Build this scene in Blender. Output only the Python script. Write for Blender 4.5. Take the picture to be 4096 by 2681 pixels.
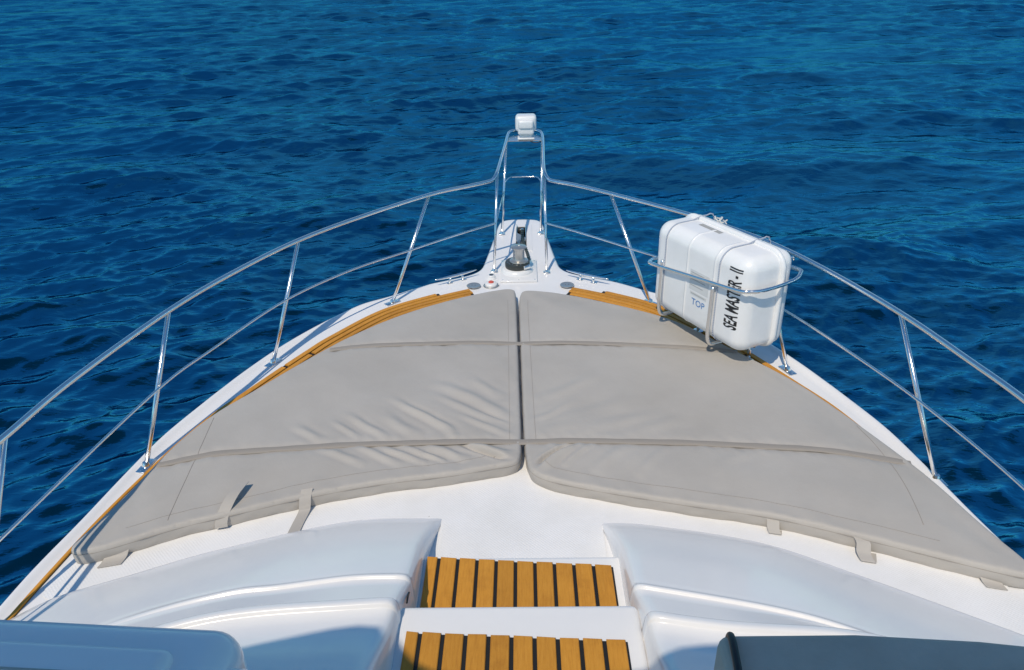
import bpy, bmesh, math, random
import numpy as np
from mathutils import Vector, Matrix
from mathutils.geometry import delaunay_2d_cdt
from mathutils.bvhtree import BVHTree

random.seed(7); rng = np.random.default_rng(11)
for o in list(bpy.data.objects): bpy.data.objects.remove(o)
sc = bpy.context.scene
COL = sc.collection
R = math.radians

# ------------------------------------------------------------------ camera
PITCH, YAW, ROLL = R(27.49), R(-1.153), R(-1.361)
cam = bpy.data.cameras.new('camera'); cam.sensor_width = 36.0; cam.lens = 27.0
cam.clip_start = 0.05; cam.clip_end = 8000
camo = bpy.data.objects.new('camera', cam); COL.objects.link(camo)
fw = Vector((math.sin(YAW)*math.cos(PITCH), math.cos(YAW)*math.cos(PITCH), -math.sin(PITCH)))
rt = Vector((math.cos(YAW), -math.sin(YAW), 0)); up = rt.cross(fw)
rt2 = rt*math.cos(ROLL) + up*math.sin(ROLL); up2 = -rt*math.sin(ROLL) + up*math.cos(ROLL)
m = Matrix((rt2, up2, -fw)).transposed().to_4x4(); m.translation = Vector((0.034, 0, 2.5))
camo.matrix_world = m
sc.camera = camo

# ------------------------------------------------------------------ light
SUN_EL, SHADOW_AZ = R(56), R(24)          # shadows run forward and a little to the right
sun_dir = Vector((-math.sin(SHADOW_AZ)*math.cos(SUN_EL), -math.cos(SHADOW_AZ)*math.cos(SUN_EL), math.sin(SUN_EL)))
w = bpy.data.worlds.new('World'); sc.world = w; w.use_nodes = True
nt = w.node_tree; nt.nodes.clear()
sky = nt.nodes.new('ShaderNodeTexSky'); sky.sky_type = 'NISHITA'; sky.sun_disc = False
sky.sun_elevation = SUN_EL
sky.sun_rotation = math.atan2(sun_dir.x, sun_dir.y)
sky.air_density = 1.0; sky.dust_density = 0.0; sky.ozone_density = 1.6; sky.altitude = 0
tint = nt.nodes.new('ShaderNodeMix'); tint.data_type = 'RGBA'; tint.blend_type = 'MULTIPLY'
tint.inputs[0].default_value = 1.0; tint.inputs[7].default_value = (0.50, 0.86, 1.03, 1)
bg = nt.nodes.new('ShaderNodeBackground'); bg.inputs[1].default_value = 0.115
wo = nt.nodes.new('ShaderNodeOutputWorld')
nt.links.new(sky.outputs[0], tint.inputs[6]); hsv = nt.nodes.new('ShaderNodeHueSaturation'); hsv.inputs['Saturation'].default_value = 1.03
# thin broken cloud, the same all round the sky
geo = nt.nodes.new('ShaderNodeTexCoord'); sep = nt.nodes.new('ShaderNodeSeparateXYZ'); nt.links.new(geo.outputs['Generated'], sep.inputs[0])
zz = nt.nodes.new('ShaderNodeMath'); zz.operation = 'MAXIMUM'; zz.inputs[1].default_value = 0.0; nt.links.new(sep.outputs[2], zz.inputs[0])
za = nt.nodes.new('ShaderNodeMath'); za.operation = 'ADD'; za.inputs[1].default_value = 0.18; nt.links.new(zz.outputs[0], za.inputs[0])
dv = nt.nodes.new('ShaderNodeVectorMath'); dv.operation = 'DIVIDE'; cb = nt.nodes.new('ShaderNodeCombineXYZ')
nt.links.new(geo.outputs['Generated'], dv.inputs[0])
for q in range(3): nt.links.new(za.outputs[0], cb.inputs[q])
nt.links.new(cb.outputs[0], dv.inputs[1])
cn = nt.nodes.new('ShaderNodeTexNoise'); cn.inputs['Scale'].default_value = 1.1; cn.inputs['Detail'].default_value = 7; cn.inputs['Roughness'].default_value = .58
nt.links.new(dv.outputs[0], cn.inputs[0])
cr = nt.nodes.new('ShaderNodeValToRGB'); cr.color_ramp.elements[0].position = .50; cr.color_ramp.elements[0].color = (0, 0, 0, 1); cr.color_ramp.elements[1].position = .72; cr.color_ramp.elements[1].color = (.38, .38, .38, 1)
nt.links.new(cn.outputs[0], cr.inputs[0])
cm = nt.nodes.new('ShaderNodeMix'); cm.data_type = 'RGBA'; cm.inputs[7].default_value = (5.2, 5.6, 6.0, 1)
nt.links.new(cr.outputs[0], cm.inputs[0]); nt.links.new(tint.outputs[2], hsv.inputs['Color']); nt.links.new(hsv.outputs[0], cm.inputs[6]); nt.links.new(cm.outputs[2], bg.inputs[0]); nt.links.new(bg.outputs[0], wo.inputs[0])
sl = bpy.data.lights.new('sun', 'SUN'); sl.energy = 3.0; sl.angle = R(0.5); sl.color = (1.0, 0.88, 0.71)
so = bpy.data.objects.new('sun', sl); COL.objects.link(so)
so.rotation_euler = sun_dir.to_track_quat('Z', 'Y').to_euler(); so.location = (-6, -12, 20)
sc.view_settings.view_transform = 'Standard'; sc.view_settings.look = 'None'
sc.view_settings.exposure = 0.0; sc.view_settings.gamma = 1.0
sc.view_settings.use_curve_mapping = False

# ------------------------------------------------------------------ materials
def mat(name, col, rough=0.5, metal=0.0, coat=0.0, spec=0.5, build=None):
    mm = bpy.data.materials.new(name); mm.use_nodes = True
    n = mm.node_tree; b = n.nodes['Principled BSDF']
    b.inputs['Base Color'].default_value = (*col, 1); b.inputs['Roughness'].default_value = rough
    b.inputs['Metallic'].default_value = metal; b.inputs['Coat Weight'].default_value = coat
    b.inputs['Coat Roughness'].default_value = 0.04; b.inputs['Specular IOR Level'].default_value = spec
    if build: build(n, b)
    return mm
def nd(n, t, **k):
    x = n.nodes.new(t)
    for a, v in k.items(): setattr(x, a, v)
    return x
def noise(n, scale, detail=4, rough=.55, stretch=None):
    tc = nd(n, 'ShaderNodeTexCoord'); t = nd(n, 'ShaderNodeTexNoise')
    t.inputs['Scale'].default_value = scale; t.inputs['Detail'].default_value = detail; t.inputs['Roughness'].default_value = rough
    if stretch:
        mp = nd(n, 'ShaderNodeMapping'); mp.inputs['Scale'].default_value = stretch
        n.links.new(tc.outputs['Object'], mp.inputs[0]); n.links.new(mp.outputs[0], t.inputs[0])
    else: n.links.new(tc.outputs['Object'], t.inputs[0])
    return t
def ramp(n, src, stops):
    r = nd(n, 'ShaderNodeValToRGB')
    while len(r.color_ramp.elements) < len(stops): r.color_ramp.elements.new(.5)
    for e, (p, c) in zip(r.color_ramp.elements, stops): e.position = p; e.color = (*c, 1) if len(c) == 3 else c
    n.links.new(src, r.inputs[0]); return r
def bump(n, b, src, strength, dist, prev=None):
    bp = nd(n, 'ShaderNodeBump'); bp.inputs['Strength'].default_value = strength; bp.inputs['Distance'].default_value = dist
    n.links.new(src, bp.inputs['Height'])
    if prev: n.links.new(prev.outputs[0], bp.inputs['Normal'])
    n.links.new(bp.outputs[0], b.inputs['Normal']); return bp

def b_gel(n, b):
    t = noise(n, 2.2, 6, .6); r = ramp(n, t.outputs[0], [(.3, (.80, .80, .80)), (.7, (.855, .85, .845))])
    n.links.new(r.outputs[0], b.inputs['Base Color'])
    t2 = noise(n, 35, 5, .7); r2 = ramp(n, t2.outputs[0], [(.35, (.12, .12, .12)), (.75, (.24, .24, .24))])
    n.links.new(r2.outputs[0], b.inputs['Roughness'])
M_gel = mat('white_gelcoat', (.83, .83, .82), .15, spec=.38, build=b_gel)

def b_nonskid(n, b):
    tc = nd(n, 'ShaderNodeTexCoord'); mp = nd(n, 'ShaderNodeMapping'); mp.inputs['Rotation'].default_value = (0, 0, R(45)); mp.inputs['Scale'].default_value = (1, 1, 1)
    n.links.new(tc.outputs['Object'], mp.inputs[0])
    ck = nd(n, 'ShaderNodeTexVoronoi'); ck.inputs['Scale'].default_value = 85; ck.inputs['Randomness'].default_value = .15
    n.links.new(mp.outputs[0], ck.inputs[0])
    bump(n, b, ck.outputs['Distance'], .4, .004)
    t = noise(n, 3.0, 8, .65); r = ramp(n, t.outputs[0], [(.28, (.79, .785, .77)), (.62, (.86, .855, .85))])
    d = noise(n, 46, 2, .4); r2 = ramp(n, d.outputs[0], [(.785, (1, 1, 1)), (.80, (.55, .53, .5))])
    mx = nd(n, 'ShaderNodeMix', data_type='RGBA', blend_type='MULTIPLY'); mx.inputs[0].default_value = 1
    n.links.new(r.outputs[0], mx.inputs[6]); n.links.new(r2.outputs[0], mx.inputs[7]); n.links.new(mx.outputs[2], b.inputs['Base Color'])
M_skid = mat('white_nonskid', (.83, .83, .82), .55, build=b_nonskid)

def b_vinyl(n, b):
    t = noise(n, 1.7, 6, .6); r = ramp(n, t.outputs[0], [(.3, (.415, .39, .355)), (.7, (.475, .45, .415))])
    n.links.new(r.outputs[0], b.inputs['Base Color'])
    f = noise(n, 420, 2, .5); g = noise(n, 14, 4, .6)
    p = bump(n, b, g.outputs[0], .16, .01); bump(n, b, f.outputs[0], .12, .001, p)
M_vinyl = mat('taupe_vinyl', (.41, .38, .35), .62, spec=.35, build=b_vinyl)
M_vinyl2 = mat('taupe_webbing', (.33, .30, .265), .7, spec=.3)
M_seam = mat('seam_thread', (.29, .265, .24), .8)

def b_teak(n, b):
    t = noise(n, 9, 8, .7, (14, 1.2, 14)); i = nd(n, 'ShaderNodeObjectInfo')
    r = ramp(n, t.outputs[0], [(.25, (.50, .21, .026)), (.5, (.61, .275, .034)), (.8, (.68, .32, .05))])
    hs = nd(n, 'ShaderNodeHueSaturation'); mr = nd(n, 'ShaderNodeMapRange'); mr.inputs[3].default_value = .88; mr.inputs[4].default_value = 1.07
    n.links.new(i.outputs['Random'], mr.inputs[0]); n.links.new(mr.outputs[0], hs.inputs['Value']); n.links.new(r.outputs[0], hs.inputs['Color'])
    t3 = noise(n, 7, 6, .7); r3 = ramp(n, t3.outputs[0], [(.30, (.66, .60, .55)), (.48, (.93, .92, .90)), (.60, (1, 1, 1))])
    mw = nd(n, 'ShaderNodeMix', data_type='RGBA', blend_type='MULTIPLY'); mw.inputs[0].default_value = .5
    n.links.new(hs.outputs[0], mw.inputs[6]); n.links.new(r3.outputs[0], mw.inputs[7])
    n.links.new(mw.outputs[2], b.inputs['Base Color']); bump(n, b, t.outputs[0], .4, .003)
M_teak = mat('teak_decking', (.6, .28, .04), .55, spec=.3, build=b_teak)
M_caulk = mat('black_caulk', (.012, .012, .012), .6)
def b_steel(n, b):
    t = noise(n, 60, 4, .6); r = ramp(n, t.outputs[0], [(.3, (.14, .14, .14)), (.8, (.27, .27, .27))]); n.links.new(r.outputs[0], b.inputs['Roughness'])
M_steel = mat('polished_stainless_steel', (.88, .88, .87), .12, 1.0, build=b_steel)
M_satin = mat('brushed_steel', (.56, .55, .52), .30, .8)
def b_dsteel(n, b):
    t = noise(n, 45, 6, .7); r = ramp(n, t.outputs[0], [(.3, (.03, .035, .03)), (.55, (.10, .11, .09)), (.75, (.35, .36, .32))]); n.links.new(r.outputs[0], b.inputs['Base Color'])
M_dsteel = mat('weathered_galvanised_metal', (.14, .15, .13), .35, .8, build=b_dsteel)
M_gyp = mat('dark_grey_casting', (.055, .06, .058), .3, .3)
M_white = mat('white_plastic', (.80, .80, .79), .28, coat=.3)
def b_raft(n, b):
    t = noise(n, 5, 7, .65); r = ramp(n, t.outputs[0], [(.3, (.84, .84, .82)), (.6, (.90, .90, .89))]); n.links.new(r.outputs[0], b.inputs['Base Color'])
M_raft = mat('white_fibreglass', (.85, .85, .84), .3, coat=.25, build=b_raft)
M_black = mat('black_rubber', (.01, .01, .011), .45)
M_ink = mat('black_lettering', (.015, .015, .016), .5)
M_blue = mat('blue_lettering', (.02, .2, .52), .5)
M_grey = mat('faded_grey_print', (.40, .40, .38), .6)
M_label = mat('label_film', (.70, .71, .70), .4)
M_red = mat('red_plastic', (.62, .10, .07), .35)
M_lens = mat('lamp_glass', (.75, .8, .85), .05, spec=.8)
def b_rope(n, b):
    wv = nd(n, 'ShaderNodeTexWave'); tc = nd(n, 'ShaderNodeTexCoord'); wv.inputs['Scale'].default_value = 55; wv.bands_direction = 'DIAGONAL'
    n.links.new(tc.outputs['Object'], wv.inputs[0])
    r = ramp(n, wv.outputs[0], [(.3, (.08, .14, .30)), (.5, (.5, .55, .62)), (.7, (.7, .72, .72))]); n.links.new(r.outputs[0], b.inputs['Base Color'])
M_rope = mat('blue_white_rope', (.5, .55, .6), .8, build=b_rope)
M_cord = mat('pale_cord', (.62, .63, .60), .8)
def b_cover(n, b):
    t = noise(n, 6, 6, .65); r = ramp(n, t.outputs[0], [(.3, (.52, .41, .33)), (.7, (.62, .50, .41))]); n.links.new(r.outputs[0], b.inputs['Base Color'])
    f = noise(n, 300, 2); g = noise(n, 9, 4); p = bump(n, b, g.outputs[0], .5, .02); bump(n, b, f.outputs[0], .2, .001, p)
M_cover = mat('grey_canvas_cover', (.30, .28, .26), .8, spec=.2, build=b_cover)

def b_sea(n, b):
    tc = nd(n, 'ShaderNodeTexCoord'); prev = None
    for sx, rot, scale, st, dist in ((1.0, 22, 3.0, .4, .04), (1.0, 5, 8.0, .4, .02), (1., 35, 20, .35, .008)):
        mp = nd(n, 'ShaderNodeMapping'); mp.inputs['Rotation'].default_value = (0, 0, R(rot)); mp.inputs['Scale'].default_value = (.55, 1.25, 1)
        t = nd(n, 'ShaderNodeTexNoise'); t.inputs['Scale'].default_value = scale; t.inputs['Detail'].default_value = 3; t.inputs['Roughness'].default_value = .5
        t.inputs['Distortion'].default_value = .6
        n.links.new(tc.outputs['Object'], mp.inputs[0]); n.links.new(mp.outputs[0], t.inputs[0])
        prev = bump(n, b, t.outputs[0], st, dist, prev)
    # deep water: blue upwelling light under a mirror film
    df = nd(n, 'ShaderNodeBsdfDiffuse'); df.inputs['Color'].default_value = (.0001, .013, .033, 1)
    gl = nd(n, 'ShaderNodeBsdfGlossy'); gl.inputs['Color'].default_value = (.04, .265, .40, 1); gl.inputs['Roughness'].default_value = .05
    fr = nd(n, 'ShaderNodeFresnel'); fr.inputs['IOR'].default_value = 1.333; mx = nd(n, 'ShaderNodeMixShader')
    for q in (df, gl, fr): n.links.new(prev.outputs[0], q.inputs['Normal'])
    n.links.new(fr.outputs[0], mx.inputs[0]); n.links.new(df.outputs[0], mx.inputs[1]); n.links.new(gl.outputs[0], mx.inputs[2])
    n.links.new(mx.outputs[0], n.nodes['Material Output'].inputs['Surface']); n.nodes.remove(b)
M_sea = mat('sea_water', (.0001, .030, .076), .035, spec=.5, build=b_sea)

# ------------------------------------------------------------------ helpers
def tag(o, label=None, cat=None, group=None, kind=None):
    if label: o['label'] = label
    if cat: o['category'] = cat
    if group: o['group'] = group
    if kind: o['kind'] = kind
    return o
def thing(name, loc, label, cat, group=None):
    o = bpy.data.objects.new(name, None); COL.objects.link(o); o.location = loc; o.empty_display_size = .1
    return tag(o, label, cat, group)
def put(o, parent):
    if parent is not None:
        o.parent = parent
        o.matrix_parent_inverse = Matrix.Translation(parent.location).inverted() if parent.type == 'EMPTY' else Matrix.Identity(4)
def mesh(name, verts, faces, mt, parent=None, smooth=True, label=None):
    me = bpy.data.meshes.new(name)
    me.from_pydata([tuple(map(float, v)) for v in verts], [], [tuple(map(int, f)) for f in faces]); me.validate()
    if smooth: me.polygons.foreach_set('use_smooth', [True]*len(me.polygons))
    me.materials.append(mt); me.update()
    o = bpy.data.objects.new(name, me); COL.objects.link(o); put(o, parent)
    if label: o['label'] = label
    return o
def from_bm(name, bm, mt, parent=None, smooth=True, angle=None):
    me = bpy.data.meshes.new(name); bmesh.ops.recalc_face_normals(bm, faces=bm.faces); bm.to_mesh(me); bm.free()
    if smooth: me.polygons.foreach_set('use_smooth', [True]*len(me.polygons))
    if angle is not None: me.set_sharp_from_angle(angle=R(angle))
    me.materials.append(mt); o = bpy.data.objects.new(name, me); COL.objects.link(o); put(o, parent); return o
def V(*a): return np.array(a, float)
def catmull(P, n=8, closed=False):
    P = np.array(P, float); out = []; N = len(P)
    for i in range(N if closed else N-1):
        if closed: p0, p1, p2, p3 = P[(i-1) % N], P[i], P[(i+1) % N], P[(i+2) % N]
        else: p0, p1, p2, p3 = P[max(i-1, 0)], P[i], P[i+1], P[min(i+2, N-1)]
        for t in np.arange(n)/n:
            out.append(.5*((2*p1)+(p2-p0)*t+(2*p0-5*p1+4*p2-p3)*t*t+(3*p1-p0-3*p2+p3)*t**3))
    if not closed: out.append(P[-1])
    return np.array(out)
def chaikin(P, it=3, closed=False):
    P = np.array(P, float)
    for _ in range(it):
        Q = np.roll(P, -1, 0) if closed else P[1:]
        A = P if closed else P[:-1]
        n = np.empty((2*len(A), P.shape[1])); n[0::2] = .75*A+.25*Q; n[1::2] = .25*A+.75*Q
        P = n if closed else np.vstack([P[:1], n, P[-1:]])
    return P
def resample(P, step, closed=False):
    P = np.array(P, float)
    if closed: P = np.vstack([P, P[:1]])
    d = np.r_[0, np.cumsum(np.linalg.norm(np.diff(P, axis=0), axis=1))]
    k = max(3, int(round(d[-1]/step))); s = np.linspace(0, d[-1], k+1)
    Q = np.stack([np.interp(s, d, P[:, i]) for i in range(P.shape[1])], 1)
    return Q[:-1] if closed else Q
def tube_geo(P, r, seg=12, closed=False, flat=1.0, cap=True):
    P = np.array(P, float); N = len(P)
    T = np.gradient(P, axis=0) if not closed else np.roll(P, -1, 0)-np.roll(P, 1, 0)
    T /= np.linalg.norm(T, axis=1)[:, None]+1e-12
    ref = V(0, 0, 1) if abs(T[0][2]) < .9 else V(1, 0, 0)
    a = np.cross(T[0], ref); a /= np.linalg.norm(a); verts = []; rr = np.broadcast_to(r, (N,))
    for i in range(N):
        a = a-T[i]*(a@T[i]); a /= np.linalg.norm(a)+1e-12; b = np.cross(T[i], a)
        for j in range(seg):
            t = 2*math.pi*j/seg; verts.append(P[i]+rr[i]*(a*math.cos(t)+b*flat*math.sin(t)))
    faces = []
    for i in range(N if closed else N-1):
        for j in range(seg):
            k = (i+1) % N; faces.append((i*seg+j, i*seg+(j+1) % seg, k*seg+(j+1) % seg, k*seg+j))
    if cap and not closed: faces.append(tuple(range(seg))[::-1]); faces.append(tuple(range((N-1)*seg, N*seg)))
    return verts, faces
def tube(name, P, r, mt, parent=None, seg=12, closed=False, flat=1.0):
    v, f = tube_geo(P, r, seg, closed, flat); return mesh(name, v, f, mt, parent)
def join_geo(parts):
    v = []; f = []
    for a, b in parts:
        k = len(v); v += list(a); f += [tuple(i+k for i in q) for q in b]
    return v, f
def lathe_geo(prof, c, seg=40, ax=None):
    """prof: list of (radius, height) from the bottom up"""
    verts = []; faces = []; n = len(prof)
    for r, z in prof:
        for j in range(seg):
            t = 2*math.pi*j/seg; verts.append(V(c[0]+r*math.cos(t), c[1]+r*math.sin(t), c[2]+z))
    for i in range(n-1):
        for j in range(seg):
            faces.append((i*seg+j, i*seg+(j+1) % seg, (i+1)*seg+(j+1) % seg, (i+1)*seg+j))
    faces.append(tuple(range(seg))[::-1]); faces.append(tuple(range((n-1)*seg, n*seg)))
    return verts, faces
def lathe(name, prof, c, mt, parent=None, seg=40, angle=35):
    o = mesh(name, *lathe_geo(prof, c, seg), mt, parent); o.data.set_sharp_from_angle(angle=R(angle)); return o
def rbox_bm(size, r, seg=4, mtx=None):
    bm = bmesh.new(); bmesh.ops.create_cube(bm, size=1.0); bmesh.ops.scale(bm, vec=size, verts=bm.verts)
    if r > 0: bmesh.ops.bevel(bm, geom=list(bm.edges), offset=r, segments=seg, affect='EDGES', profile=.5)
    if mtx is not None: bmesh.ops.transform(bm, matrix=mtx, verts=bm.verts)
    return bm
def rbox(name, c, size, r, mt, parent=None, seg=4, rotz=0, smooth=True, mtx=None):
    M = mtx if mtx is not None else Matrix.Translation(Vector(c)) @ Matrix.Rotation(rotz, 4, 'Z')
    return from_bm(name, rbox_bm(size, r, seg, M), mt, parent, smooth, 50 if smooth else None)
def inside(P, poly):
    x, y = P[:, 0], P[:, 1]; c = np.zeros(len(P), bool); Q = np.roll(poly, -1, 0)
    for (x1, y1), (x2, y2) in zip(poly, Q):
        k = ((y1 > y) != (y2 > y)); c ^= k & (x < (x2-x1)*(y-y1)/(y2-y1+1e-15)+x1)
    return c
def dist_poly(P, poly, closed=True):
    A = poly if closed else poly[:-1]; B = np.roll(poly, -1, 0) if closed else poly[1:]
    best = np.full(len(P), 1e9)
    for a, b in zip(A, B):
        d = b-a; t = np.clip(((P-a)@d)/(d@d+1e-15), 0, 1); q = P-(a+t[:, None]*d); best = np.minimum(best, (q*q).sum(1))
    return np.sqrt(best)
def fill(outline, step, holes=(), extra=None, skip=None):
    """triangulated sheet: outline verts first, then hole verts, then inner points"""
    pts = [outline]+[h for h in holes]; edges = []; k = 0
    for p in pts:
        n = len(p); edges += [(k+i, k+(i+1) % n) for i in range(n)]; k += n
    B = np.vstack(pts); lo, hi = outline.min(0), outline.max(0)
    if step:
        gx, gy = np.meshgrid(np.arange(lo[0], hi[0], step), np.arange(lo[1], hi[1], step*.866))
        gx[1::2] += step/2; G = np.stack([gx.ravel(), gy.ravel()], 1)
        G = G[inside(G, outline)]
        for h in holes: G = G[~inside(G, h)]
        ok = np.ones(len(G), bool)
        for p in pts: ok &= dist_poly(G, p) > step*.5
        G = G[ok]
        if skip is not None: G = G[~skip(G)]
    else: G = np.zeros((0, 2))
    if extra is not None: G = np.vstack([G, extra])
    A = np.vstack([B, G])
    vv, ee, ff, ov, oe, of = delaunay_2d_cdt([Vector(p) for p in A], edges, [], 0, 1e-7)
    W = np.array([tuple(v) for v in vv]); T = np.array([list(f) for f in ff])
    cen = W[T].mean(1); k = inside(cen, outline)
    for h in holes: k &= ~inside(cen, h)
    T = T[k]
    a, b, c = W[T[:, 0]], W[T[:, 1]], W[T[:, 2]]
    s = (b[:, 0]-a[:, 0])*(c[:, 1]-a[:, 1])-(b[:, 1]-a[:, 1])*(c[:, 0]-a[:, 0])
    T[s < 0] = T[s < 0][:, ::-1]
    return W, T
def normals2d(P, closed=True):
    T = np.roll(P, -1, 0)-np.roll(P, 1, 0) if closed else np.gradient(P, axis=0)
    T /= np.linalg.norm(T, axis=1)[:, None]+1e-12
    return np.stack([-T[:, 1], T[:, 0]], 1)          # left of travel = inward for counter-clockwise
def smoothstep(a, b, x):
    t = np.clip((x-a)/(b-a), 0, 1); return t*t*(3-2*t)

# ------------------------------------------------------------------ sea
SEA_Z = -1.7
def build_sea():
    K = []
    main = R(112)                                     # travel direction of the chop
    for lam0, lam1, n, slope, spread in ((7, 14, 8, .022, 22), (3.0, 7.0, 14, .060, 26), (1.3, 3.0, 24, .076, 30), (.55, 1.3, 44, .105, 34), (.17, .55, 70, .135, 38)):
        for i in range(n):
            lam = math.exp(rng.uniform(math.log(lam0), math.log(lam1))); k = 2*math.pi/lam
            th = main+R(rng.normal(0, spread)); K.append((k*math.cos(th), k*math.sin(th), slope*math.sqrt(2/n)/k, rng.uniform(0, 6.283), k, lam))
    def field(X, Y, rad, choppy=True):
        Z = np.zeros_like(X); DX = np.zeros_like(X); DY = np.zeros_like(X)
        # gusts: the chop is rougher in some patches than in others
        g = 1+.35*np.sin(.11*X+.17*Y+1.0)*np.sin(.07*X-.13*Y+2.1)+.25*np.sin(.31*X+.05*Y)*np.sin(.27*Y-.12*X+.7)
        for kx, ky, a, ph, k, lam in K:
            f = np.clip((lam-rad*.0085)/(rad*.0085+1e-6), 0, 1)*smoothstep(110, 84, rad)
            if lam < 3: f = f*g
            t = kx*X+ky*Y+ph; Z += f*a*np.cos(t); s = f*a*np.sin(t)*.8; DX -= s*kx/k; DY -= s*ky/k
        return X+DX, Y+DY, Z+SEA_Z
    # sector ahead of the boat, fine; the rest of the disc coarse
    nr, na = 1100, 700
    r = np.exp(np.linspace(math.log(2.6), math.log(110), nr)); a = np.linspace(R(-50), R(50), na)
    Rr, A = np.meshgrid(r, a, indexing='ij'); X, Y, Z = field(Rr*np.sin(A), Rr*np.cos(A), Rr)
    P = np.stack([X, Y, Z], -1).reshape(-1, 3)
    i, j = np.meshgrid(np.arange(nr-1), np.arange(na-1), indexing='ij'); q = (i*na+j).ravel()
    F = np.stack([q, q+1, q+na+1, q+na], 1)[:, ::-1]
    a2 = np.linspace(R(50), R(310), 150); r2 = np.exp(np.linspace(math.log(2.6), math.log(110), 160))
    Rr, A = np.meshgrid(r2, a2, indexing='ij'); X, Y, Z = field(Rr*np.sin(A), Rr*np.cos(A), np.maximum(Rr*2.2, 20))
    P2 = np.stack([X, Y, Z], -1).reshape(-1, 3); i, j = np.meshgrid(np.arange(159), np.arange(149), indexing='ij'); q = (i*150+j).ravel()+len(P)
    F2 = np.stack([q, q+1, q+151, q+150], 1)[:, ::-1]
    k = len(P)+len(P2); t = np.linspace(0, 2*math.pi, 97)[:-1]
    P3 = np.vstack([np.stack([rr*np.sin(t), rr*np.cos(t), np.full(96, SEA_Z+(.0 if rr > 300 else -.01))], 1) for rr in (109, 800, 6000)])
    F3 = np.array([(k+m*96+i, k+m*96+(i+1) % 96, k+(m+1)*96+(i+1) % 96, k+(m+1)*96+i) for m in range(2) for i in range(96)])[:, ::-1]
    P = np.vstack([P, P2, P3]); F = np.vstack([F, F2, F3])
    me = bpy.data.meshes.new('sea'); me.vertices.add(len(P)); me.vertices.foreach_set('co', P.astype(np.float32).ravel())
    me.loops.add(F.size); me.loops.foreach_set('vertex_index', F.astype(np.int32).ravel())
    me.polygons.add(len(F)); me.polygons.foreach_set('loop_start', np.arange(0, F.size, 4, dtype=np.int32))
    me.update(calc_edges=True); me.polygons.foreach_set('use_smooth', np.ones(len(F), bool)); me.materials.append(M_sea)
    o = bpy.data.objects.new('sea', me); COL.objects.link(o); tag(o, 'choppy deep blue sea around the bow', kind='structure')
build_sea()

# ------------------------------------------------------------------ yacht: hull and deck
yacht = thing('motor_yacht', (0, 2, SEA_Z), 'white motor yacht bow with foredeck, teak trim and centre steps', 'yacht')
HW = [(7.315, .0), (7.31, .10), (7.27, .185), (7.17, .225), (6.85, .255), (6.5, .29), (6.2, .322), (6.06, .345), (5.97, .39), (5.90, .47), (5.82, .62), (5.72, .80),
      (5.5, 1.06), (5.256, 1.29), (4.95, 1.505), (4.654, 1.672), (4.35, 1.805), (4.1, 1.895), (3.95, 1.945), (3.6, 2.05), (3.27, 2.107), (2.88, 2.16), (2.58, 2.208),
      (2.34, 2.232), (1.5, 2.30), (.5, 2.34), (-1, 2.36), (-4.5, 2.3)]
half = catmull([(h, y) for y, h in HW], 6)
right = half[::-1]; left = half[1:].copy(); left[:, 0] *= -1
EDGE = resample(np.vstack([right, left]), .035, True)          # counter-clockwise seen from above
EN = normals2d(EDGE)
def ring(d, z): return np.c_[EDGE+EN*d, np.full(len(EDGE), z)]
def sheerlip(y): return smoothstep(5.6, 5.3, y)
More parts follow.
